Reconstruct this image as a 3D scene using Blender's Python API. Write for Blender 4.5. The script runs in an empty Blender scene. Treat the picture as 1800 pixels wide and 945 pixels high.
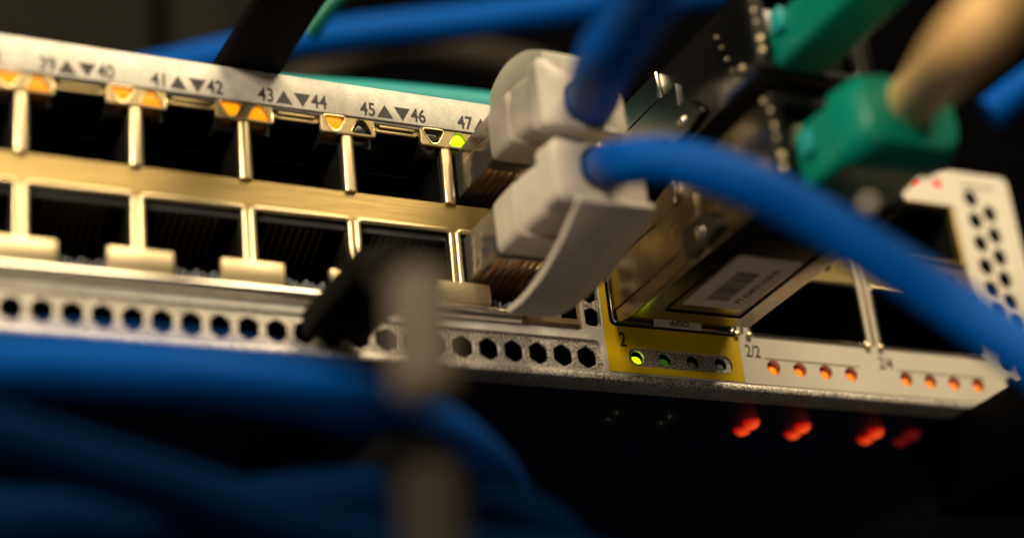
import bpy, bmesh, math, random
from mathutils import Vector, Matrix
S = 0.001          # all coordinates below are millimetres
random.seed(4)
sc = bpy.context.scene
COL = sc.collection

# ---------------------------------------------------------------- camera
cam_d = bpy.data.cameras.new("camera"); cam = bpy.data.objects.new("camera", cam_d); COL.objects.link(cam)
cam_d.sensor_width = 36; cam_d.lens = 67.4
cam_d.clip_start = 0.005; cam_d.clip_end = 20
RIGHT = Vector((0.90081, -0.42197, -0.10242)); DOWN = Vector((0.09562, 0.42285, -0.90114)); FWD = Vector((0.42356, 0.80196, 0.42126))
m = Matrix((RIGHT, -DOWN, -FWD)).transposed().to_4x4()
m.translation = Vector((-42.73451, -201.82662, -130.44891)) * S
cam.matrix_world = m
cam_d.dof.use_dof = True; cam_d.dof.focus_distance = 0.2555; cam_d.dof.aperture_fstop = 6.2
cam_d.dof.aperture_blades = 0
sc.camera = cam
# ---------------------------------------------------------------- world and lamps
w = bpy.data.worlds.new("World"); sc.world = w; w.use_nodes = True
w.node_tree.nodes["Background"].inputs[0].default_value = (0.30, 0.36, 0.5, 1)
w.node_tree.nodes["Background"].inputs[1].default_value = 0.012
def area(name, loc, target, sx, sy, power, color):
    d = bpy.data.lights.new(name, 'AREA'); d.shape = 'RECTANGLE'; d.size = sx*S; d.size_y = sy*S; d.energy = power; d.color = color
    o = bpy.data.objects.new(name, d); COL.objects.link(o); o.location = Vector(loc)*S
    o.rotation_euler = (Vector(target)-Vector(loc)).to_track_quat('-Z', 'Y').to_euler(); return o
area("ceiling_lamp", (130, -440, 520), (60, 0, -20), 620, 260, 5.6, (1.0, 0.80, 0.52))
area("aisle_lamp", (-560, -380, 230), (70, 0, -20), 240, 200, 5.0, (1.0, 0.84, 0.60))
area("underside_fill", (-40, -420, -420), (70, 0, -20), 300, 300, .25, (1.0, 0.80, 0.6))  # added fill lamp from below, lifts the undersides and the barcode label
sc.view_settings.view_transform = 'Standard'; sc.view_settings.look = 'None'
sc.view_settings.exposure = 0.3; sc.view_settings.gamma = 1
sc.cycles.use_denoising = True
sc.cycles.max_bounces = 10; sc.cycles.transmission_bounces = 8; sc.cycles.sample_clamp_indirect = 6
sc.cycles.caustics_reflective = False; sc.cycles.caustics_refractive = False

# ---------------------------------------------------------------- materials
def mat(name, col, rough=.5, metal=0, grain=0, gscale=2500, bump=0, rvar=0, trans=0, coat=0, sheen=0, col2=None, stretch=None, ior=1.46, sss=0, spec=.5, band=.175):
    m = bpy.data.materials.new(name); m.use_nodes = True; nt = m.node_tree; b = nt.nodes["Principled BSDF"]
    b.inputs["Base Color"].default_value = (*col, 1); b.inputs["Roughness"].default_value = rough; b.inputs["Metallic"].default_value = metal
    b.inputs["IOR"].default_value = ior; b.inputs["Specular IOR Level"].default_value = spec
    if trans: b.inputs["Transmission Weight"].default_value = trans
    if coat: b.inputs["Coat Weight"].default_value = coat; b.inputs["Coat Roughness"].default_value = .12
    if sss: b.inputs["Subsurface Weight"].default_value = sss; b.inputs["Subsurface Radius"].default_value = (.002, .0018, .0014)
    if grain or bump or rvar:
        tc = nt.nodes.new("ShaderNodeTexCoord"); mp = nt.nodes.new("ShaderNodeMapping")
        if stretch: mp.inputs["Scale"].default_value = stretch
        nt.links.new(tc.outputs["Object"], mp.inputs[0])
        n = nt.nodes.new("ShaderNodeTexNoise"); n.inputs["Scale"].default_value = gscale; n.inputs["Detail"].default_value = 4
        nt.links.new(mp.outputs[0], n.inputs["Vector"])
        n2 = nt.nodes.new("ShaderNodeTexNoise"); n2.inputs["Scale"].default_value = gscale/14; n2.inputs["Detail"].default_value = 5
        nt.links.new(mp.outputs[0], n2.inputs["Vector"])
        if grain:
            r = nt.nodes.new("ShaderNodeValToRGB"); r.color_ramp.elements[0].position = .5-band; r.color_ramp.elements[1].position = .5+band
            c2 = col2 or tuple(c*(1-grain) for c in col)
            r.color_ramp.elements[0].color = (*c2, 1); r.color_ramp.elements[1].color = (*col, 1)
            ad = nt.nodes.new("ShaderNodeMath"); ad.operation = 'MULTIPLY_ADD'; ad.inputs[1].default_value = .5 if band > .08 else .88
            m2 = nt.nodes.new("ShaderNodeMath"); m2.operation = 'MULTIPLY'; m2.inputs[1].default_value = .5 if band > .08 else .12
            nt.links.new(n2.outputs[0], m2.inputs[0]); nt.links.new(n.outputs[0], ad.inputs[0]); nt.links.new(m2.outputs[0], ad.inputs[2])
            nt.links.new(ad.outputs[0], r.inputs[0]); nt.links.new(r.outputs[0], b.inputs["Base Color"])
        if rvar:
            mr = nt.nodes.new("ShaderNodeMapRange"); mr.inputs[3].default_value = max(.02, rough-rvar); mr.inputs[4].default_value = rough+rvar
            mr.inputs[1].default_value = .3; mr.inputs[2].default_value = .7
            nt.links.new(n2.outputs[0], mr.inputs[0]); nt.links.new(mr.outputs[0], b.inputs["Roughness"])
        if bump:
            bp = nt.nodes.new("ShaderNodeBump"); bp.inputs["Strength"].default_value = bump; bp.inputs["Distance"].default_value = .0002 if bump >= .8 else .0001
            nt.links.new(n.outputs[0], bp.inputs["Height"]); nt.links.new(bp.outputs[0], b.inputs["Normal"])
    return m
def emit(name, col, strength, core=None, off=(0, 0, 0), size=.001):
    m = bpy.data.materials.new(name); m.use_nodes = True; nt = m.node_tree; b = nt.nodes["Principled BSDF"]
    b.inputs["Base Color"].default_value = (*[c*.06 for c in col], 1); b.inputs["Roughness"].default_value = .35; b.inputs["Specular IOR Level"].default_value = .2
    b.inputs["Emission Color"].default_value = (*col, 1); b.inputs["Emission Strength"].default_value = strength
    if core:   # the die behind the lens makes the middle of the lens hotter
        tc = nt.nodes.new("ShaderNodeTexCoord"); mp = nt.nodes.new("ShaderNodeMapping"); mp.vector_type = 'TEXTURE'
        mp.inputs["Scale"].default_value = (size,)*3; mp.inputs["Location"].default_value = off
        g = nt.nodes.new("ShaderNodeTexGradient"); g.gradient_type = 'SPHERICAL'
        r = nt.nodes.new("ShaderNodeValToRGB"); r.color_ramp.elements[0].color = (*col, 1); r.color_ramp.elements[1].color = (*core, 1)
        r.color_ramp.elements[0].position = .05; r.color_ramp.elements[1].position = .6
        nt.links.new(tc.outputs["Object"], mp.inputs[0]); nt.links.new(mp.outputs[0], g.inputs[0]); nt.links.new(g.outputs[1], r.inputs[0])
        nt.links.new(r.outputs[0], b.inputs["Emission Color"])
    return m
M = dict(
 paint=mat("silver_paint", (.80, .75, .65), .5, .15, .30, 6500, .35, band=.11),
 white=mat("warm_white_paint", (.78, .72, .60), .5, .0, .10, 2500, .2),
 sparkle=mat("sparkle_casting", (1.0, .93, .80), .34, .6, .78, 5200, .6, band=.05),
 ink=mat("black_ink", (.025, .022, .02), .55),
 gold=mat("gold_plated_steel", (.58, .43, .17), .38, .9, .25, 900, .2, .10, stretch=(.25, 1, 2.5)),
 rim=mat("gold_rim", (.90, .74, .44), .30, .9, .08, 900, .1),
 ledge=mat("bright_spring_steel", (1.0, .93, .80), .24, .95, .05, 900, .05),
 dimgold=mat("brass_plate", (.36, .28, .14), .45, .85, .25, 900, .15),
 chrome=mat("nickel", (.80, .74, .62), .14, 1, .1, 500, 0, .05),
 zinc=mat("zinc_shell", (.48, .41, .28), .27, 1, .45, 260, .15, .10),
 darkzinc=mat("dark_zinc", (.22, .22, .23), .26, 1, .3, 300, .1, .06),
 black=mat("black_plastic", (.008, .0075, .007), .4, 0, .3, 700, .1, spec=.3),
 blackmet=mat("black_powder_coat", (.004, .004, .004), .8, 0, .3, 1800, .1, spec=.08),
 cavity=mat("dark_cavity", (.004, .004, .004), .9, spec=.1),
 under=mat("black_gloss_underside", (.010, .019, .050), .35, .0, .3, 400, .1, .08),
 yellow=mat("yellow_label", (.80, .54, .006), .42, 0, .12, 2500, .2, spec=.3),
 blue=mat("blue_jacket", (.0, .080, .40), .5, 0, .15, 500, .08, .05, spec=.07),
 blue_shaded=mat("shaded_blue_jacket", (.0, .0115, .048), .7, 0, .2, 500, .08, spec=.02),  # blue jacket with the shade on the lower cables put into its colour
 teal=mat("teal_jacket", (.01, .30, .30), .5, 0, .15, 500, .1),
 green=mat("green_boot", (.0, .21, .145), .34, 0, .2, 400, .1, spec=.45),
 tan=mat("tan_jacket", (.80, .50, .20), .5, 0, .12, 500, .1),
 clear=mat("clear_plug_plastic", (.88, .84, .74), .16, 0, .15, 500, .2, .06, trans=.92, ior=1.45),
 boot=mat("cloudy_boot", (.86, .77, .64), .36, 0, .25, 250, .1, trans=.3),
 bootclear=mat("cloudy_clear_boot", (.66, .64, .50), .4, 0, .12, 350, .1, trans=.35),
 rod=mat("grey_finger", (.12, .10, .076), .8, 0, .15, 400, .1, spec=.1),
 rod_shaded=mat("shaded_grey_finger", (.026, .022, .019), .8, 0, .15, 400, .1, spec=.1),  # finger grey darkened to paint in the shade on the lower finger
 tab=mat("pale_gold_tab", (.78, .64, .38), .42, .8, .12, 900, .12),
 combgrey=mat("comb_grey", (.20, .22, .26), .35, .3, .2, 900),
 darkgrey=mat("dark_grey_plastic", (.06, .06, .065), .4, 0, .2, 900),
 sticker=mat("pale_sticker", (.85, .72, .62), .5, 0, .08, 800),
 wall=mat("rack_door", (.013, .0125, .0105), .7, 0, .25, 200, .1, spec=.05),
 walldark=mat("rack_dark", (.0025, .0025, .003), 1, spec=.0),
 greycord=mat("grey_jacket", (.035, .030, .024), .8, 0, .1, 300, spec=.1),
 pin=mat("contact_gold", (.75, .48, .16), .35, 1),
 copper=mat("copper_wire", (.55, .28, .10), .35, 1),
 lensoff=mat("unlit_lens", (.035, .045, .032), .25, 0, .4, 700),
 lenspale=mat("pale_unlit_lens", (.30, .28, .25), .3),
 amber=emit("amber_light", (1.0, .17, .0), 1.1, (1.0, .33, .003), (0, -.0002, 0), .0022),
 green_led=emit("lime_light", (.45, .85, .0), 1.2, (.65, 1.0, .0), (0, -.0004, 0), .0016),
 dimgreen=emit("dim_green_light", (.04, .12, .005), .5),
 orange=emit("orange_light", (.45, .010, .0), 1.0, (1.0, .25, .012), (0, -.0008, -.0002), .00115),
 red=emit("red_light", (1.0, .03, .008), 1.1),
 redglow=emit("red_glow", (.40, .004, .002), .8, (1.0, .09, .015), (.0003, 0, -.001), .0016),
 dimred=emit("dim_red_glow", (.10, .004, .003), .7),
)

# ---------------------------------------------------------------- builders
def root(name, label, cat, loc, group=None):
    o = bpy.data.objects.new(name, None); o.empty_display_size = .002; COL.objects.link(o); o.location = Vector(loc)*S
    o["label"] = label; o["category"] = cat
    if group: o["group"] = group
    o["mm"] = loc
    return o
def base(o):
    b = Vector((0, 0, 0))
    while o is not None:
        b += o.location; o = o.parent
    return b
def link(name, me, mt, parent=None, off=(0, 0, 0), label=None):
    """link a mesh whose vertices are world metres (minus off) under parent"""
    o = bpy.data.objects.new(name, me); COL.objects.link(o)
    if mt and not me.materials: me.materials.append(mt)
    o.parent = parent; o.location = Vector(off)*S - base(parent)
    if label: o["label"] = label
    return o
def mesh_from(bm, smooth=False, name="mesh"):
    me = bpy.data.meshes.new(name)
    bmesh.ops.scale(bm, vec=(S, S, S), verts=bm.verts)
    bmesh.ops.recalc_face_normals(bm, faces=bm.faces)
    bm.to_mesh(me); bm.free()
    if smooth:
        for p in me.polygons: p.use_smooth = True
        try: me.set_sharp_from_angle(angle=math.radians(40))
        except Exception: pass
    return me
def box(bm, x0, x1, y0, y1, z0, z1, bev=0, seg=2):
    r = bmesh.ops.create_cube(bm, size=1)
    vs = r['verts']
    for v in vs:
        v.co = Vector(((x0+x1)/2+v.co.x*(x1-x0), (y0+y1)/2+v.co.y*(y1-y0), (z0+z1)/2+v.co.z*(z1-z0)))
    if bev:
        es = list({e for v in vs for e in v.link_edges})
        bmesh.ops.bevel(bm, geom=es, offset=bev, segments=seg, profile=.5, affect='EDGES')
def boxm(*a, bev=.15, smooth=True):
    bm = bmesh.new(); box(bm, *a, bev=bev); return mesh_from(bm, smooth)
def spline(pts, n=10, closed=False):
    P = [Vector(p) for p in pts]; out = []
    N = len(P)
    for i in range(N if closed else N-1):
        a = P[(i-1) % N] if closed or i > 0 else P[0]*2-P[1]
        b = P[i]; c = P[(i+1) % N]
        d = P[(i+2) % N] if closed or i+2 < N else P[-1]*2-P[-2]
        for k in range(n):
            t = k/n
            out.append(.5*((2*b)+(c-a)*t+(2*a-5*b+4*c-d)*t*t+(3*b-a-3*c+d)*t**3))
    if not closed: out.append(P[-1])
    return out
def tube(bm, pts, r, seg=16, smooth_n=10, closed=False, caps=True):
    P = spline(pts, smooth_n, closed) if smooth_n else [Vector(p) for p in pts]
    n = len(P); rings = []; up = None
    for i, p in enumerate(P):
        if closed: t = (P[(i+1) % n]-P[i-1]).normalized()
        else: t = (P[min(i+1, n-1)]-P[max(i-1, 0)]).normalized()
        if up is None:
            up = t.orthogonal().normalized()
        up = (up - t*up.dot(t)).normalized(); s = t.cross(up)
        rr = r(i/(n-1)) if callable(r) else r
        rings.append([bm.verts.new(p+(up*math.cos(a)+s*math.sin(a))*rr) for a in [2*math.pi*k/seg for k in range(seg)]])
    for i in range(n if closed else n-1):
        A = rings[i]; B = rings[(i+1) % n]
        for k in range(seg): bm.faces.new((A[k], A[(k+1) % seg], B[(k+1) % seg], B[k]))
    if caps and not closed: bm.faces.new(rings[0][::-1]); bm.faces.new(rings[-1])
def tubem(pts, r, seg=16, sn=10, closed=False):
    bm = bmesh.new(); tube(bm, pts, r, seg, sn, closed); return mesh_from(bm, True)
def rrect(x0, x1, z0, z1, r, n=5):
    o = []
    for cx, cz, a0 in ((x1-r, z1-r, 0), (x0+r, z1-r, 90), (x0+r, z0+r, 180), (x1-r, z0+r, 270)):
        for k in range(n+1):
            a = math.radians(a0+90*k/n); o.append((cx+r*math.cos(a), cz+r*math.sin(a)))
    return o
def circ(cx, cz, r, n=20, rz=None, rot=0):
    return [(cx+r*math.cos(rot+2*math.pi*k/n), cz+(rz or r)*math.sin(rot+2*math.pi*k/n)) for k in range(n)]
def hexa(cx, cz, w, h):   # pointed top, a little rounded
    c = [(cx+w/2*math.cos(math.radians(a))/math.cos(math.radians(30)), cz+h/2*math.sin(math.radians(a))) for a in (30, 90, 150, 210, 270, 330)]
    return rounded(c, .35)
def rounded(c, r, n=3):
    out = []; N = len(c)
    for i in range(N):
        p = Vector(c[i]); a = (Vector(c[i-1])-p); b = (Vector(c[(i+1) % N])-p)
        pa = p+a.normalized()*min(r, a.length*.45); pb = p+b.normalized()*min(r, b.length*.45)
        for k in range(n+1):
            t = k/n; q = pa*(1-t)**2+p*2*t*(1-t)+pb*t*t; out.append((q.x, q.y))
    return out
def area2(l): return sum(l[i-1][0]*l[i][1]-l[i][0]*l[i-1][1] for i in range(len(l)))
def plate(outer, holes, y0, y1, bev=0, plane='xz'):
    """flat sheet with real openings, lying between y0 (front) and y1"""
    cu = bpy.data.curves.new("c", 'CURVE'); cu.dimensions = '2D'; cu.fill_mode = 'BOTH'
    cu.extrude = (y1-y0)/2-bev; cu.bevel_depth = bev; cu.bevel_resolution = 1; cu.offset = -bev
    for i, l in enumerate([outer]+list(holes)):
        if (area2(l) > 0) != (i == 0): l = l[::-1]
        s = cu.splines.new('POLY'); s.points.add(len(l)-1); s.use_cyclic_u = True
        for p, q in zip(s.points, l): p.co = (q[0], q[1], 0, 1)
    o = bpy.data.objects.new("c", cu); COL.objects.link(o)
    dg = bpy.context.evaluated_depsgraph_get(); me = bpy.data.meshes.new_from_object(o.evaluated_get(dg))
    bpy.data.objects.remove(o); bpy.data.curves.remove(cu)
    me.materials.clear()
    for v in me.vertices:
        x, z, t = v.co
        if plane == 'xz': v.co = (x*S, ((y0+y1)/2+t)*S, z*S)
        elif plane == 'yz': v.co = (((y0+y1)/2+t)*S, x*S, z*S)
        else: v.co = (x*S, z*S, ((y0+y1)/2+t)*S)
    bm = bmesh.new(); bm.from_mesh(me); bmesh.ops.remove_doubles(bm, verts=bm.verts, dist=1e-7); bmesh.ops.recalc_face_normals(bm, faces=bm.faces); bm.to_mesh(me); bm.free()
    return me
def text(s, x, z, size, y, sx=.72, align='CENTER', bold=.0, flip=False):
    cu = bpy.data.curves.new("t", 'FONT'); cu.body = s; cu.size = size; cu.extrude = .012; cu.align_x = align; cu.offset = bold
    o = bpy.data.objects.new("t", cu); COL.objects.link(o)
    dg = bpy.context.evaluated_depsgraph_get(); me = bpy.data.meshes.new_from_object(o.evaluated_get(dg))
    bpy.data.objects.remove(o); bpy.data.curves.remove(cu); me.materials.clear()
    for v in me.vertices:
        a, b, t = v.co
        if flip: a, b = -a, -b
        v.co = ((a*sx+x)*S, (y-t)*S, (b+z)*S)
    return me
def prism(poly, x0, x1, bev=.2):     # poly in (y, z), extruded along x
    bm = bmesh.new(); A = [bm.verts.new((x0, a, b)) for a, b in poly]; B = [bm.verts.new((x1, a, b)) for a, b in poly]
    n = len(poly); bm.faces.new(A); bm.faces.new(B[::-1])
    for i in range(n): bm.faces.new((A[i], B[i], B[(i+1) % n], A[(i+1) % n]))
    bmesh.ops.recalc_face_normals(bm, faces=bm.faces)
    if bev: bmesh.ops.bevel(bm, geom=list(bm.edges), offset=bev, segments=2, profile=.5, affect='EDGES')
    return mesh_from(bm, True)
def loft(secs, cap=True):             # secs: list of rounded-rect sections (y, x0, x1, z0, z1, r)
    bm = bmesh.new(); rings = []
    for y, x0, x1, z0, z1, r in secs: rings.append([bm.verts.new((a, y, b)) for a, b in rrect(x0, x1, z0, z1, r)])
    for A, B in zip(rings, rings[1:]):
        n = len(A)
        for k in range(n): bm.faces.new((A[k], A[(k+1) % n], B[(k+1) % n], B[k]))
    if cap: bm.faces.new(rings[0]); bm.faces.new(rings[-1][::-1])
    return mesh_from(bm, True)

# ================================================================ THE SETTING
def structure(name, me, mt):
    o = link(name, me, mt); o["kind"] = "structure"; return o
structure("back_wall", boxm(-420, 620, 300, 310, -420, 520, bev=0), M["walldark"])

# rack door panels behind
def cabinet():
    r = root("cabinet_door", "dull grey-brown rack door panels far behind the top left of the switch", "rack door", (20, 140, 20))
    link("door_panel", boxm(-90, 57.5, 140, 144, 10, 200, bev=1), M["wall"], r)
    link("door_panel", boxm(61.5, 77.2, 140, 144, 10, 200, bev=1), M["wall"], r)
    link("door_panel", boxm(78.6, 96, 141.2, 144, 10, 200, bev=1), M["wall"], r)
    link("door_frame", boxm(56, 64, 146, 150, 0, 205, bev=.5), M["walldark"], r)
cabinet()

# ================================================================ THE SWITCH
sw = root("network_switch", "silver network switch with gold port shields, filling the picture from left to right", "network switch", (55, 0, -39.5))
XL = -30
def hexrow(): return [2.54+3.558*k for k in range(-8, 21)]
# faceplate: one sheet with openings
holes = [[(XL+2, -4.85), (73.4, -4.85), (73.4, -32.2), (XL+2, -32.2)],
         rrect(XL+2, 75.9, -38.0, -33.6, 1.0)[:], ]
vert = rounded([(73.9, -5), (76.25, -5), (76.25, -31.6), (73.9, -31.6)], .3)
holes.append(vert)
cage_x = ((77.9, 97.0), (99.4, 119.2), (121.4, 140.4))
for a, b in cage_x:
    holes.append(rrect(a-.15, b+.15, -31.0, -5.7, .8))
holes.append(rrect(79.7, 95.8, -36.9, -34.25, 1.25))
for x in (102.5, 106.8, 111.1, 115.4, 124.9, 129.15, 133.4, 137.7): holes.append(circ(x, -35.4, 1.1))
for x in (107.9, 112.2, 125.3, 129.6, 133.95, 138.35): holes.append(circ(x, -2.1, .85))
mesh_holes = []
for k in range(9):
    mesh_holes.append((144.6, -3.8-3.86*k)); 
    mesh_holes.append((147.7, -6.1-3.72*k))
holes.append(rrect(142.9, 149.5, -38.0, -1.6, .8))
face = plate([(XL, -38.2), (152.3, -38.2), (152.3, -.3), (151.6, .6), (128, .6), (127.2, 0), (XL, 0)], holes, 0, 1.0, .08)
link("faceplate", face, M["paint"], sw)
# right module plate is warm white: a thin sheet laid on the faceplate
rh = []
for a, b in cage_x[1:]: rh.append(rrect(a-.15, b+.15, -31.0, -5.7, .8))
for x in (102.5, 106.8, 111.1, 115.4, 124.9, 129.15, 133.4, 137.7): rh.append(circ(x, -35.4, 1.1))
for x in (107.9, 112.2, 125.3, 129.6, 133.95, 138.35): rh.append(circ(x, -2.1, .85))
rh.append(rrect(142.9, 149.5, -38.0, -1.6, .8))
link("module_faceplate", plate([(97.42, -38.05), (152.2, -38.05), (152.2, -.4), (151.5, .5), (128, .5), (127.2, -.1), (97.42, -.1)], rh, -.12, -.004), M["white"], sw)
for nm, z0 in (("seam", -34.15),):
    for a, b in ((101.2, 117.0), (123.5, 139.2)):
        link("light_strip_edge", boxm(a, b, -.17, -.12, z0-.06, z0+.06, bev=0), M["dimgold"], sw)
# label print strip on top of the ports
link("label_strip", boxm(XL, 73.3, -.55, -.01, -4.8, 0, bev=.12), M["paint"], sw)
# lower grille, recessed
hx = [hexa(x, -36.0, 2.75, 3.3) for x in hexrow()]
link("vent_grille", plate(rrect(XL+1, 76.3, -38.15, -33.2, .5), hx, .42, .82, .05), M["sparkle"], sw)
hv = [hexa(75.15, -30.15+3.52*k, 2.5, 3.0) for k in range(7)]
link("side_grille", plate([(73.5, -5.0), (76.6, -5.0), (76.6, -32.0), (73.5, -32.0)], hv, .42, .82, .05), M["sparkle"], sw)
me_h = [hexa(x, z, 2.6, 3.2) for x, z in mesh_holes if z > -37]
link("module_grille", plate([(142.8, -38.1), (149.6, -38.1), (149.6, -1.5), (142.8, -1.5)], me_h, .1, .5, .04), M["white"], sw)
# lower rounded lip
prof = [(0.0, -38.2), (-.35, -38.35), (-.55, -38.8), (-.45, -39.3), (0.1, -39.6), (3, -39.6), (3, -38.2)]
link("lower_lip", prism(prof, XL, 152.3, 0), M["sparkle"], sw)
# chassis: top, underside with openings for the internal red lights, dark inside
slots_x = (82.4, 90.7, 104.1, 112.7, 125.4, 131.9)
slot = [rounded([(x-2.9, 8.2), (x+.5, 8.2), (x+2.9, 12.9), (x-.3, 12.9)], .5) for x in slots_x]
slot = [circ(x-.2, 9.4, 1.3) for x in slots_x]+[circ(x+.2, 12.5, 1.3) for x in slots_x]
link("underside", plate([(XL, 3.02), (152.3, 3.02), (152.3, 200), (XL, 200)], slot, -39.6, -39.0, .04, 'xy'), M["under"], sw)
link("top_cover", boxm(XL, 152.3, 1.02, 200, -.8, -.05, bev=.2), M["blackmet"], sw)
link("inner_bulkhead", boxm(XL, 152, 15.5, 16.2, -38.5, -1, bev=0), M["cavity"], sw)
def blob(rx, ry, rz):
    bm = bmesh.new(); bmesh.ops.create_uvsphere(bm, u_segments=16, v_segments=10, radius=1); bmesh.ops.scale(bm, vec=(rx, ry, rz), verts=bm.verts); return mesh_from(bm, True)
for i, x in enumerate(slots_x):
    glow_a = blob(1.25, 1.2, 1.2); glow_b = blob(1.3, 1.25, 1.0)
    mt = (M["lensoff"], M["lensoff"], M["redglow"], M["redglow"], M["redglow"], M["dimred"])[i]
    g = link("status_light", glow_a, mt, sw, (x-.2, 9.4, -39.5)); link("status_light", glow_b, mt, g, (x+.2, 12.5, -39.4))

# ---- the stamped shield between and around the ports
ph = []
for k in range(-2, 6):
    x = 14*k
    ph.append(rrect(x+.62, x+13.38, -15.65, -5.0 if False else -6.0, .25))
    ph.append(rrect(x+.6, x+13.4, -31.5, -19.8, .8))
x_end = 73.3
ph = [[(min(max(a, XL+3), 72.9), b) for a, b in l] for l in ph]
link("port_shield", plate([(XL+2.1, -31.9), (x_end, -31.9), (x_end, -4.9), (XL+2.1, -4.9)], ph, .35, .6, .04), M["gold"], sw)

# sockets
def socket_mesh(z0, z1, up):
    bm = bmesh.new(); x0, x1 = .7, 13.3; t = .35; D = 13
    box(bm, x0, x0+t, .75, D, z0, z1); box(bm, x1-t, x1, .75, D, z0, z1)
    box(bm, x0+t, x1-t, .75, D, z0, z0+t); box(bm, x0+t, x1-t, .75, D, z1-t, z1)
    box(bm, x0+t, x1-t, D-.5, D, z0+t, z1-t)
    if up:   # latch side is the top: stepped keyway
        box(bm, x0+t, 3.6, 1.0, 9, z1-3.0, z1-t); box(bm, 10.4, x1-t, 1.0, 9, z1-3.0, z1-t)
        box(bm, 3.6, 10.4, 5.2, 9, z1-1.6, z1-t)
    else:
        box(bm, x0+t, 3.6, 1.0, 9, z0+t, z0+2.6); box(bm, 10.4, x1-t, 1.0, 9, z0+t, z0+2.6)
    return mesh_from(bm)
def pins_mesh(z0, z1, up):
    bm = bmesh.new()
    for i in range(8):
        x = 3.45+i*1.02
        if up: tube(bm, [(x, 2.5, z0+.9), (x, 7, z0+2.6), (x, 11.5, z0+4.6)], .16, 6, 3)
        else: tube(bm, [(x, 2.0, z1-.9), (x, 6, z1-2.6), (x, 11.5, z1-5.2)], .18, 6, 3)
    return mesh_from(bm, True)
sU = socket_mesh(-15.9, -5.6, True); sL = socket_mesh(-31.0, -19.7, False)
pU = pins_mesh(-15.9, -5.6, True); pL = pins_mesh(-31, -19.7, False)
edge_m = boxm(3.7, 10.2, 4.9, 5.15, -9.9, -9.75, bev=0)
for k in range(-1, 5):
    a = link("port_socket", sU, M["black"], sw, (14*k, 0, 0)); link("contact_pins", pU, M["pin"], a, (14*k, 0, 0))
    link("keyway_edge", edge_m, M["greycord"], a, (14*k, 0, 0))
    a = link("port_socket", sL, M["black"], sw, (14*k, 0, 0)); link("contact_pins", pL, M["pin"], a, (14*k, 0, 0))
comb_bm = bmesh.new()
for i in range(8): box(comb_bm, 4.7+i*.72, 5.05+i*.72, .0, 1.6, -30.3, -29.2-.25*(i % 3), .05)
box(comb_bm, 4.4, 10.4, .4, 1.8, -30.6, -30.25, .05)
comb = mesh_from(comb_bm, True)
for k in range(-1, 5): link("contact_comb", comb, M["combgrey"], sw, (14*k, 0, 0))
lipm = boxm(.9, 13.1, .62, 1.6, -21.1, -20.2, bev=.1)
for k in range(-1, 5): link("socket_lip", lipm, M["darkgrey"], sw, (14*k, 0, 0))
# folded rims of the lower row and rounded posts of the upper row
rim = tubem([(.46, -.02, -31.2)]+[(.46, -.02, -28), (.46, -.02, -20.8)]+[(.52, -.02, -20.15), (.85, -.02, -19.8), (1.5, -.02, -19.72)]+[(7, -.02, -19.72), (12.5, -.02, -19.72), (13.15, -.02, -19.8), (13.48, -.02, -20.15)]+[(13.54, -.02, -20.8), (13.54, -.02, -28), (13.54, -.02, -31.2)], .40, 10, 3)
bm = bmesh.new(); box(bm, .05, .62, .3, .5, -31.2, -20); box(bm, 13.38, 13.95, .3, .5, -31.2, -20)
for k in range(-2, 5): link("port_rim", rim, M["rim"], sw, (14*k, .15, 0))
link("port_rim", tubem([(.98, .13, -31.2), (.98, .13, -21.2), (1.05, .13, -20.3), (1.35, .13, -19.85), (2.1, .13, -19.72), (12.4, .13, -19.72)], .42, 10, 3), M["rim"], sw, (14*4.25+.0, 0, 0)) if False else None
post = loft([(.5, -.80, .80, -15.7, -7.2, .1), (.1, -.78, .78, -15.7, -7.2, .1), (-.1, -.66, .66, -15.68, -7.2, .1), (-.2, -.40, .40, -15.66, -7.2, .1), (-.24, -.1, .1, -15.66, -7.2, .05)])
for k in range(-1, 6): link("port_post", post, M["rim"], sw, (14*k, 0, 0))
# grounding tabs and bright strips under the lower row
tab = boxm(-4.0, 4.1, -.75, .2, -30.25, -27.35, bev=.3); bar = boxm(-3.9, 4.0, -.82, -.7, -29.3, -28.9, bev=.05)
strip = prism([(.9, -32.3), (.9, -30.3)]+[(-.1-1.15*math.sin(math.radians(a)), -31.3+1.0*math.cos(math.radians(a))) for a in range(0, 181, 15)], -5.85, 8.1, 0)
for k in range(-1, 6):
    if k < 5: link("grounding_tab", tab, M["tab"], sw, (14*k, 0, 0))
    if k < 5: link("spring_strip", strip, M["ledge"], sw, (14*k, 0, 0))
link("spring_strip", loft([(1.0, -5.75, 2.8, -32.25, -30.9, .3), (-.3, -5.75, 2.8, -32.2, -31.0, .3), (-.6, -5.6, 2.6, -31.9, -31.2, .2)]), M["dimgold"], sw, (70, 0, 0))
# springs between light housings
spr = boxm(4.6, 9.6, -.15, .25, -5.75, -5.35, bev=.1)
spr2 = boxm(4.2, 9.9, .1, .4, -6.35, -5.9, bev=.1)
for k in range(-1, 5):
    a = link("spring_finger", spr, M["dimgold"], sw, (14*k, 0, 0)); link("spring_finger", spr2, M["dimgold"], a, (14*k, 0, 0))
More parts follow.
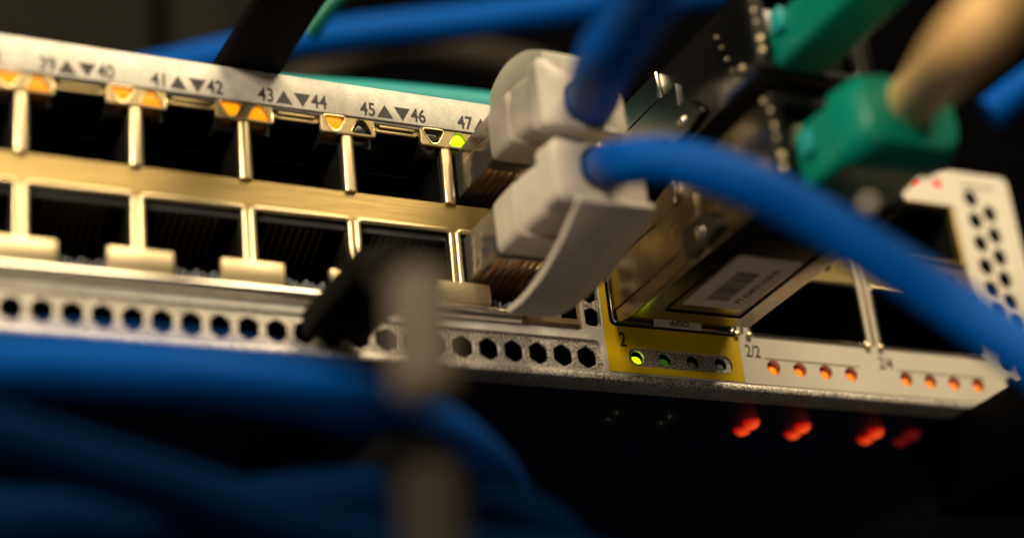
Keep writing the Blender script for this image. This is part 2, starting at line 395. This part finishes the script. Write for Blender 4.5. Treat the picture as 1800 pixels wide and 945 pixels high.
# light housings with triangular windows
def tri(cx, cz, up, w=2.9, h=2.0):
    s = 1 if up else -1
    return rounded([(cx-w/2, cz-s*h/2), (cx+w/2, cz-s*h/2), (cx+.5, cz+s*h/2), (cx-.5, cz+s*h/2)], .75, 5)
DT, UT = (-1.75, -6.05), (1.95, -6.15)
hs = plate(rounded([(-3.75, -4.85), (3.85, -4.85), (3.85, -7.5), (-3.75, -7.5)], .3), [tri(*DT, False, 3.3, 2.15), tri(*UT, True, 3.3, 2.15)], -.30, .34, .1)
bm = bmesh.new()
tube(bm, [(a, -.33, b) for a, b in rounded([(-3.65, -4.95), (-3.65, -7.4), (3.75, -7.4), (3.75, -5.9)], .3)], .13, 6, 0)
for c_, u_ in ((DT, False), (UT, True)): tube(bm, [(a, -.33, b) for a, b in tri(*c_, u_, 3.4, 2.25)], .09, 6, 0, closed=True)
hrim = mesh_from(bm, True)
def lens(up):
    l = rounded(tri(0, 0, up, 3.0, 2.0), .3)
    bm = bmesh.new()
    rings = []
    for sc_, y in ((1, .3), (1, .0), (.86, -.2), (.5, -.32)):
        rings.append([bm.verts.new((a*sc_, y, b*sc_)) for a, b in l])
    for A, B in zip(rings, rings[1:]):
        n = len(A)
        for i in range(n): bm.faces.new((A[i], A[(i+1) % n], B[(i+1) % n], B[i]))
    bm.faces.new(rings[-1]); bm.faces.new(rings[0])
    return mesh_from(bm, True)
LD, LU = {}, {}
def L(up, key):
    d = LU if up else LD
    if key not in d: d[key] = lens(up)
    return d[key]
states = {-1: ("amber", "amber"), 0: ("amber", "amber"), 1: ("amber", "amber"), 2: ("amber", "amber"), 3: ("amber", "lensoff"), 4: ("lensoff", "green_led")}
names = {"amber": "glowing amber triangle", "green_led": "glowing lime green triangle", "lensoff": "unlit dark triangle"}
for k, (a, b) in states.items():
    h = link("light_housing", hs, M["dimgold"], sw, (14*k, 0, 0)); link("housing_rim", hrim, M["rim"], h, (14*k, 0, 0))
    link("indicator_light", L(False, a), M[a], h, (14*k+DT[0], .1 if a != "lensoff" else .5, DT[1]), names[a])
    link("indicator_light", L(True, b), M[b], h, (14*k+UT[0], .1 if b != "lensoff" else .5, UT[1]), names[b])
# printed numbers
upt = rounded([(-1.15, -.95), (1.15, -.95), (.0, 1.05)], .05)
mu = plate(upt, [], -.575, -.545); md = plate([(x, -z) for x, z in upt], [], -.575, -.545)
for k in range(-1, 5):
    o, e = 39+2*k, 40+2*k
    link("port_number", text(str(o), 14*k+2.95, -4.35, 2.8, -.56, .78, bold=.06), M["ink"], sw)
    link("port_number", text(str(e), 14*k+10.15, -4.3, 2.8, -.56, .78, bold=.06), M["ink"], sw)
    link("arrow_mark", mu, M["ink"], sw, (14*k+5.35, 0, -3.45)); link("arrow_mark", md, M["ink"], sw, (14*k+7.85, 0, -3.45))

# ---- cages for the large transceivers
link("yellow_label", plate(rounded([(76.62, -15.5), (76.5, -37.9), (97.4, -37.9), (97.4, -31.0), (97.6, -15.5)][::-1], .2),
     [rrect(77.75, 97.15, -30.95, -16.4, .5), rrect(79.7, 95.8, -36.9, -34.25, 1.25)], -.1, -.004), M["yellow"], sw)
link("cage_gap", plate(rrect(77.45, 97.4, -31.3, -16.0, .9), [rrect(77.95, 96.95, -30.8, -16.5, .6)], -.14, -.11), M["cavity"], sw)  # thin dark ring stands in for the shaded gap round the cage rim
def cage(x0, x1, z0, z1, metal):
    rim_o = rrect(x0-.05, x1+.05, z0-.15, z1+.15, .7); 
    c = link("transceiver_cage", plate(rim_o, [rrect(x0+.45, x1-.45, z0+.35, z1-.35, .4)], -.38, 1.2, .18), metal, sw)
    bm = bmesh.new(); D = 15.2
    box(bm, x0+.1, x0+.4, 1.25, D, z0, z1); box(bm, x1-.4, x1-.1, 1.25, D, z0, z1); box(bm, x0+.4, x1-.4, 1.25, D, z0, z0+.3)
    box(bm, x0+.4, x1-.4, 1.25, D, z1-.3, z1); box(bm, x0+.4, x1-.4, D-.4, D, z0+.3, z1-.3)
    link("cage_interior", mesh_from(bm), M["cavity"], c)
    return c
for i, (a, b) in enumerate(cage_x):
    cage(a, b, -30.8, -21.3, M["chrome"]); cage(a, b, -15.9, -5.9, M["chrome"] if i == 0 else M["gold"])
    mb = plate([(a, -21.15), (b, -21.15), (b, -16.05), (a, -16.05)], [circ(a+9.6+s, -18.6, .7, 12) for s in (-6, 0, 6)], .2, .6, .05)
    link("middle_bar", mb, M["gold"], sw)
    link("bar_fold", boxm(a+.3, b-.3, -.55, .15, -21.5, -21.0, bev=.15), M["rim"], sw)
for x in (98.2, 120.3):
    link("cage_divider", boxm(x-.55, x+.55, .05, .5, -31, -5.8, bev=.1), M["dimgold"], sw)
    link("spring_channel", boxm(x-.22, x+.22, -.3, .04, -30.6, -6.2, bev=.1), M["gold"], sw)
for x, z in ((97.2, -31.0), (99.2, -31.0), (119.1, -31.0), (121.3, -31.0)):
    link("solder_bead", boxm(x-.45, x+.45, -.7, -.1, z-.35, z+.45, bev=.3), M["rim"], sw)
# round lights
dome_bm = bmesh.new(); bmesh.ops.create_uvsphere(dome_bm, u_segments=16, v_segments=10, radius=.95)
dome = mesh_from(dome_bm, True); domes = {}
def dlight(x, z, key, y=.75, par=sw, nm=None):
    if key not in domes: domes[key] = dome.copy()
    o = link("indicator_light", domes[key], M[key], par, (x, y, z), nm); return o
for x in (102.5, 106.8, 111.1, 115.4, 124.9, 129.15, 133.4, 137.7): dlight(x, -35.75, "orange", 1.0, nm="glowing orange round light")
for x in (107.9, 112.2, 125.3, 129.6, 133.95, 138.35): dlight(x, -2.1, "red", .5, nm="glowing red round light")
sp = plate(rrect(79.4, 96.1, -37.2, -33.95, 1.3), [circ(x, -35.5, .95) for x in (81.2, 85.45, 89.75, 94.1)], .18, .6, .05)
pl = link("light_slot", sp, M["sparkle"], sw)
for x, key, nm in ((81.2, "green_led", "glowing lime green round light"), (85.45, "dimgreen", "faint green round light"), (89.75, "lenspale", "unlit pale round light"), (94.1, "lenspale", "unlit pale round light")):
    dlight(x, -36.0, key, 1.25, pl, nm)
link("port_number", text("2", 79.1, -34.2, 2.9, -.12, .72, bold=.05), M["ink"], sw)
link("port_number", text("2/2", 99.45, -34.1, 2.6, -.14, .74, bold=.02), M["ink"], sw)
link("port_number", text("2/4", 121.7, -34.1, 2.6, -.14, .74, bold=.02), M["ink"], sw)

# ================================================================ TRANSCEIVERS
def transceiver(dz, lab, lower):
    r = root("transceiver", lab, "transceiver", (87.6, -20, -26+dz), "pluggable metal transceivers")
    x0, x1 = 78.45, 96.6
    link("shell", boxm(x0+.1, x1-.1, -5, 14, -30.3+dz, -21.9+dz, bev=.25), M["zinc"], r)
    top = 2.7
    head = [(-4.2, -31.9), (-4.2, -22.1), (-17.7, -19.3), (-40.5, -19.3), (-40.5, -31.9)]
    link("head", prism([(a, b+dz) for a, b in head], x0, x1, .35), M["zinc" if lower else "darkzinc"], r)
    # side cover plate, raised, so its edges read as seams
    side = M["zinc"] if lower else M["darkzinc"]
    link("side_cover", plate(rounded([(-.8, -23.3+dz), (-.8, -29.25+dz), (-23.5, -29.25+dz), (-23.5, -23.3+dz)], .2), [], x0-.42, x0-.02, .06, 'yz'), side, r)
    if lower:
        link("side_rail", plate(rounded([(-1.0, -29.6+dz), (-1.5, -31.4+dz), (-4, -31.7+dz), (-38, -31.5+dz), (-38, -29.6+dz)], .3), [], x0-.38, x0-.02, .06, 'yz'), side, r)
        link("upper_rail", plate(rounded([(-4.6, -22.95+dz), (-6.0, -21.9+dz), (-17.7, -19.5+dz), (-19.0, -19.5+dz), (-19.0, -22.95+dz)], .3), [], x0-.38, x0-.02, .06, 'yz'), side, r)
        link("rail_end", boxm(x0-.6, x0-.05, -19.6, -19.1, -22.8+dz, -19.6+dz, bev=.2), M["chrome"], r)
    else:
        link("side_rail", plate(rounded([(-3.0, -23.0+dz), (-3.0, -19.2+dz), (-19.0, -19.2+dz), (-19.0, -23.0+dz)], .2), [], x0-.38, x0-.02, .06, 'yz'), side, r)
        link("rail_end", boxm(x0-.5, x0-.05, -19.35, -19.1, -23.0+dz, -19.2+dz, bev=.08), M["chrome"], r)
    # latch slider with a screw
    sl = link("latch_slider", plate(rounded([(-20.4, -27.2+dz), (-26.2, -27.2+dz), (-29.4, -30.6+dz), (-25.6, -34+dz if False else -31.6+dz), (-20.4, -31.6+dz)], .5), [], x0-1.1, x0-.45, .15, 'yz'), M["darkzinc"], r)
    bm = bmesh.new(); bmesh.ops.create_uvsphere(bm, u_segments=14, v_segments=8, radius=.85)
    for v in bm.verts: v.co.x *= .55
    link("screw", mesh_from(bm, True), M["chrome"], sl, (x0-1.1, -24.7, -29.7+dz))
    # front bezel with metal beads added to imitate highlights along its edge
    fb = link("front_bezel", plate(rrect(x0-.6, x1-2.5, -32.2+dz, -19.4+dz, 1.2), [rrect(x0+1.4, x1-4.6, -30.8+dz, -20.8+dz, .8)], -42.2, -40.7, .3), M["black"], r)
    for (x, y, z, q) in ((x0-.75, -41.5, -20.5, .3), (x0-.8, -42.6, -22.4, .28), (x0-.8, -42.9, -24.6, .3), (x0-.8, -43.0, -26.2, .24), (x0-.75, -43.2, -28.8, .5), (x0-.7, -43.1, -30.3, .45), (x0-.6, -38.4, -30.0, .42)):
        bm = bmesh.new(); bmesh.ops.create_uvsphere(bm, u_segments=10, v_segments=6, radius=q)
        link("glint_bead", mesh_from(bm, True), M["rim"], fb, (x, y, z+dz))
    for yy, zz in ((-33.5, -22.5), (-34.2, -24.4), (-35.0, -26.6), (-35.6, -28.6), (-36.0, -30.2)):  # small zinc beads added to imitate a row of highlights on the side
        bm = bmesh.new(); bmesh.ops.create_uvsphere(bm, u_segments=10, v_segments=6, radius=.26)
        link("glint_bead", mesh_from(bm, True), M["zinc"], r, (x0-.1, yy, zz+dz))
    if lower:
        bm = bmesh.new(); bmesh.ops.create_uvsphere(bm, u_segments=12, v_segments=8, radius=.8)
        link('glint_ball', mesh_from(bm, True), M['white'], r, (72.5, -62.8, -45.6))  # white-painted ball stands in for a bright metal glint
        zz = -31.9+dz
        # recessed label on the bottom
        link("label_frame", plate(rounded([(81.6, -7.2), (93.4, -7.2), (93.4, -30), (81.6, -30)], .5), [rounded([(81.9, -7.5), (93.1, -7.5), (93.1, -29.7), (81.9, -29.7)], .4)], zz-.12, zz-.01, 0, 'xy'), M["blackmet"], r)
        lb = link("label", plate(rounded([(82.9, -9.6), (92.3, -9.6), (92.3, -24.2), (82.9, -24.2)], .5), [], zz-.06, zz-.01, 0, 'xy'), M["sticker"], r)
        bm = bmesh.new(); y = -11.6; k = 0
        rr = random.Random(3)
        while y > -19.8:
            t = rr.choice((.14, .14, .26, .38)); box(bm, 85.3, 88.6, y-t, y, zz-.075, zz-.055); y -= t+rr.choice((.13, .13, .24))
        link("barcode", mesh_from(bm), M["ink"], lb)
        tx = text("PT K04C0 2Q8-8L", 0, 0, 1.35, 0, 1.0, align='LEFT', bold=.02)
        for v in tx.vertices:
            a, b = v.co.x, v.co.z; v.co = ((90.7)*S-b, (-11.4)*S-a, (zz-.075)*S+v.co.y)
        link("label_text", tx, M["ink"], lb)
    return r
T_low = transceiver(0, "metal transceiver with a white barcode sticker, plugged into the yellow-framed port 2", True)
T_up = transceiver(15.8, "dark metal transceiver with a bright screw, in the upper cage just above the barcoded one", False)
# small tag on the yellow port's lower lip
tg = link("port_tag", boxm(83.6, 91.0, -1.25, -1.1, -31.35, -30.25, bev=0), M["white"], sw)
link("tag_text", text("QSFP", 87.6, -30.32, 1.05, -1.27, 1.3, flip=True, bold=.02), M["ink"], tg)

# ================================================================ CABLES
def rj45(dz, lab, cordpts, up):
    r = root("patch_cable", lab, "patch cable", (63, 0, -24+dz), "blue patch cables with clear plugs")
    zb, zt = -27.1+dz, -20.4+dz
    body = loft([(11, 57.5, 68.5, zb+.2, zt-.2, .3), (0, 57.4, 68.6, zb, zt, .35), (-13.2, 57.4, 68.6, zb, zt, .35)])
    link("plug", body, M["clear"], r)
    bm = bmesh.new()
    for i in range(8): tube(bm, [(59.4+i*1.02, 8, zb+(1.2 if not up else 5.2)), (59.4+i*1.02, -4, zb+(1.6 if not up else 4.6)), (60+i*.85, -13, (zb+zt)/2)], .36, 6, 4)
    link("wires", mesh_from(bm, True), M["copper"], r)
    bm = bmesh.new(); box(bm, 58.3, 67.7, -13, -7, zb+1.0, zb+3.0, .3)
    link("strain_bar", mesh_from(bm, True), M["black"], r)
    if up:
        boot = loft([(-10.6, 57.2, 68.7, zb-.2, zt+.3, 1.0), (-12, 56.9, 69.0, zb-.4, zt+.4, 1.2), (-16, 57.2, 68.8, zb-.5, zt+.3, 1.2), (-16.2, 57.9, 68.2, zb-.1, zt-.2, 1.2), (-17.2, 57.9, 68.2, zb-.2, zt-.2, 1.2), (-17.4, 57.3, 68.8, zb-.7, zt+.2, 1.2), (-21.6, 57.8, 68.6, zb-1.2, zt+.0, 1.4), (-22.2, 58.0, 68.6, zb-1.2, zt-.2, 1.4), (-22.8, 57.0, 69.0, zb-2.9, zt+.3, 1.1), (-24.6, 57.2, 69.1, zb-3.0, zt+.1, 1.1), (-25.0, 57.8, 68.5, zb-2.6, zt-.3, 1.0), (-24.8, 60.6, 67.0, zb-2.0, zt-2.4, 2.6), (-23.0, 60.8, 66.8, zb-1.8, zt-2.6, 2.6)])
        link("boot", boot, M["boot"], r)
        dome_p = spline([(-9.0, -7.0, 0), (-9.3, -4.6, 0), (-11.2, -3.3, 0), (-15.0, -2.7, 0), (-20.0, -3.9, 0), (-24.6, -6.6, 0)], 5)
        link("latch_guard", prism([(p.x, p.y) for p in dome_p]+[(-24.6, -8.5), (-9.3, -8.5)], 58.4, 67.4, .3), M["bootclear"], r)
    else:
        boot = loft([(-9.5, 57.2, 68.8, zb-.3, zt+.3, .9), (-11, 57.0, 69.0, zb-.5, zt+.4, 1.2), (-15.2, 57.1, 68.9, zb-.6, zt+.4, 1.2), (-15.4, 57.9, 68.2, zb-.1, zt-.1, 1.2), (-16.4, 57.9, 68.2, zb-.1, zt-.1, 1.2), (-16.6, 57.2, 68.9, zb-.7, zt+.4, 1.2), (-21, 57.8, 68.8, zb-.6, zt+.4, 1.4), (-21.8, 58.0, 68.9, zb-.5, zt+.3, 1.4), (-22.4, 57.0, 69.7, zb-.8, zt+1.0, 1.2), (-25.6, 57.3, 69.9, zb-.9, zt+.8, 1.2), (-26.0, 57.9, 69.3, zb-.5, zt+.4, 1.1), (-25.8, 61.0, 67.4, zb+.8, zt+.3, 2.6), (-24.4, 61.2, 67.2, zb+1.0, zt+.1, 2.6)])
        link("boot", boot, M["boot"], r)
        lp = spline([(-4.9, -33.4, 0), (-9, -33.7, 0), (-14, -33.2, 0), (-18, -32.2, 0), (-22.2, -30.6, 0), (-26.6, -28.2, 0)], 5)
        outer = [(p.x, p.y) for p in lp]; inner = [(p.x+.4, p.y+1.1) for p in lp][::-1]
        lv = prism(outer+inner, 60.0, 66.9, .25)
        for v in lv.vertices:
            k = max(0, min(1, (-v.co.y/S-6)/20)); v.co.x += (3.4*k*S if v.co.x > .0635 else -.2*k*S)
        link("latch_lever", lv, M["boot"], r)
    link("cord", tubem(cordpts, (lambda t: 3.25) if up else (lambda t: 2.55+.25*t), 24, 14), M["blue"], r)
    return r
rj45(12.6, "blue patch cable in port 47, its cord rising to the top edge", [(63.6, -20, -13.2), (63.8, -26, -13.4), (50.5, -51.8, -25.5), (47.4, -64.0, -27.6), (44.0, -75.9, -30.0), (41.0, -86.9, -30.0)], True)
rj45(0, "blue patch cable in port 48, its cord arching right across the transceivers", [(63.8, -20, -23.2), (64.2, -26, -23.0), (56.7, -41.8, -31.9), (58.8, -48.7, -35.0), (64.1, -53.1, -39.0), (70.4, -55.4, -43.4), (76.0, -58.1, -48.7), (81.6, -60.6, -54.4), (85.8, -64.4, -60.8), (89.7, -68.1, -67.2)], False)

def cord(name, lab, cat, pts, r_, mt, group=None):
    o = root(name, lab, cat, pts[0], group)
    link("cord", tubem(pts, r_, 24, 12), mt, o); return o
cord("network_cable", "bright blue cable sweeping across the lower left, just below the vent holes", "cable", [(-22.7, -41.5, -61.8), (-15.2, -45.0, -62.7), (-6.0, -48.2, -63.4), (3.7, -51.4, -64.7), (12.7, -50.9, -65.2), (22.2, -46.2, -64.6), (33.7, -36.2, -62.0), (44.5, -25.0, -61.0), (53.0, -14.1, -61.7), (59.4, -2.7, -66.1)], 2.5, M["blue"], "blurred blue cables")
cord("network_cable", "shaded blue cable sloping down from the left edge, second below the vent holes", "cable", [(-16.3, -31.9, -62.8), (-8.7, -32.4, -64.8), (0.6, -31.3, -66.7), (11.4, -28.6, -68.3), (21.6, -27.7, -70.8), (32.8, -26.5, -74.9)], 3.0, M["blue_shaded"], "blurred blue cables")
cord("network_cable", "shaded blue cable running level near the bottom edge behind the lower grey finger", "cable", [(2.0, -9.2, -67.4), (10.3, -11.9, -65.8), (20.9, -17.7, -65.4), (32.0, -22.4, -65.2), (40.6, -25.2, -66.1), (47.8, -26.6, -68.5), (53.0, -26.1, -72.3), (56.8, -23.9, -77.8), (60.2, -21.0, -84.5)], 3.4, M["blue_shaded"], "blurred blue cables")
cord("network_cable", "shaded blue cable dipping away in the bottom left corner under all other cables", "cable", [(-10.7, -15.2, -66.9), (2.6, -18.9, -68.4), (16.1, -22.6, -70.3), (32.5, -27.6, -72.5), (50.3, -30.7, -75.0), (69.4, -32.6, -78.8)], 3.4, M["blue_shaded"], "blurred blue cables")
cord("network_cable", "blue cable behind the top edge of the switch, passing behind the black arm", "cable", [(20.1, 85.0, 43.7), (36.9, 80.3, 47.6), (54.0, 75.2, 52.1), (71.7, 70.2, 55.6), (91.9, 64.3, 58.3), (110.3, 54.4, 58.7), (128.8, 44.5, 59.0), (147.3, 34.9, 58.7)], 3.4, M["blue"], "blurred blue cables")
cord("network_cable", "blue cable showing only as a blur at the right edge of the photo", "cable", [(162.2, 10.2, 19.5), (166.9, 6.0, 22.8), (174.9, -0.6, 27.4)], 3.0, M["blue"], "blurred blue cables")
cord("fibre_cable", "teal cable just behind the switch's top edge, between black arm and port 47", "cable", [(35.8, 33.8, 18.7), (45.0, 29.9, 16.7), (58.8, 23.9, 14.2), (74.2, 17.5, 10.9), (83.5, 13.8, 8.6)], 2.6, M["teal"])
cord("fibre_cable", "green cable peeking out at the top edge right of the black arm", "cable", [(52.0, 36.8, 32.3), (54.4, 33.7, 35.6), (57.6, 30.4, 38.8)], 1.6, M["green"])
cord("power_cable", "dull grey-brown cable far behind, above the teal cable", "cable", [(69.5, 101.2, 58.1), (77.4, 96.4, 64.2), (86.0, 93.4, 68.3), (95.8, 93.0, 71.1), (108.0, 92.7, 71.2), (120.6, 92.7, 70.4), (131.5, 94.0, 68.8)], 3.6, M["greycord"])

def fibre(dz, lab, cordpts, big):
    r = root("fibre_patch_cable", lab, "fibre cable", (87.5, -43, -26+dz), "green fibre connectors")
    X0, X1 = (80.6, 93.4) if big else (79.8, 87.4); Z0, Z1 = (-32.8+dz, -24.2+dz) if big else (-32.0+dz, -25.2+dz)
    link("connector", loft([(-39.5, X0+.8, X1-.8, Z0+.8, Z1-.8, .6), (-42, X0+.8, X1-.8, Z0+.8, Z1-.8, .6)]), M["black"], r)
    secs = [(-42, X0+.3, X1-.3, Z0+.2, Z1-.2, 1.0), (-43.5, X0, X1, Z0, Z1, 1.2), (-49, X0+.2, X1-.2, Z0+.1, Z1-.1, 1.6), (-50, X0-.6, X1+.6, Z0-.6, Z1+.6, 2.0), (-54, X0-.4, X1+.6, Z0-.4, Z1+.5, 2.4), (-55.4, X0+.4, X1, Z0+.2, Z1, 3.0)] if big else [(-42, X0+.3, X1-.3, Z0+.2, Z1-.2, 1.0), (-43.5, X0, X1, Z0, Z1, 1.2), (-75, X0+.2, X1-.2, Z0+.1, Z1-.1, 1.6), (-78, X0+1, X1-1, Z0+1, Z1-1, 1.6)]
    link("boot", loft(secs), M["green"], r)
    tabm = prism([(-44, Z1-.2), (-45, Z1+1.2), (-50, Z1+1.8), (-53, Z1+.8), (-53, Z1-.2)], X0+3, X1-2, .3)
    link("pull_tab", tabm, M["green"], r)
    link("side_clip", boxm(X0-.9, X0+.1, -46, -43.8, Z0+3.5, Z0+6.5, bev=.35), M["teal"], r)
    link("cord", tubem(cordpts, 3.1, 24, 12), M["tan"], r)
fibre(0, "green fibre connector with a tan cord rising to the top right corner", [(86.4, -52, -27.8), (86.6, -58, -27.8), (69.5, -84.0, -40.3), (70.3, -90.1, -38.9), (71.1, -96.3, -37.5), (72.9, -103.4, -35.3)], True)
fibre(15.8, "green fibre connector cut off by the top edge, right of the dark upper transceiver", [(83.5, -70, -12), (83.5, -80, -12), (84, -100, -11)], False)

# ================================================================ CABLE MANAGER
def arm(name, lab, x0, x1, z0, z1, y0, y1, finger=None, bend=None, fm="rod"):
    r = root(name, lab, "cable manager", ((x0+x1)/2, y1, z0), "black cable manager arms")
    link("arm", boxm(x0, x1, y0, y1, z0, z1, bev=.3), M["blackmet"], r)
    if bend: link("bend", tubem(bend, 3.4, 14, 8), M["blackmet"], r)
    if finger: link("finger", tubem(finger, lambda t: 2.9*math.sqrt(max(.03, 1-max(0, (abs(t-.5)-.36)/.14)**2)), 20, 16), M[fm], r)
    return r
arm("cable_manager_arm", "flat black arm above the top edge of the switch, above number 42", 25.0, 33.2, .35, 2.4, -60, 6)
arm("cable_manager_arm", "black arm in front of the vent holes, bending to a fat grey finger", 33.7, 42.0, -37.4, -34.0, -20, -.9, finger=[(21.8, -61.8, -58.3), (21.5, -62.2, -62.1), (21.3, -62.4, -66.3), (21.2, -62.2, -71.2)], bend=[(38, -18, -36.0), (32.4, -33.9, -43.8), (26.5, -50.0, -52.3), (22.6, -60.0, -57.9)])
arm("cable_manager_arm", "black arm with a dim grey finger, its round top at the bottom edge", 33.7, 42.0, -62, -58, -28, 20, finger=[(22.7, -58.5, -75.1), (22.5, -58.6, -79.4), (22.3, -58.6, -83.9), (22.1, -58.7, -88.4)], bend=[(38, -26, -60), (31.0, -37.1, -67.1), (24.6, -53.8, -74.1)], fm="rod_shaded")
arm("cable_manager_arm", "broad black arm cutting off the lower right corner of the switch", 134.0, 156, -52, -39.7, -50, 10)
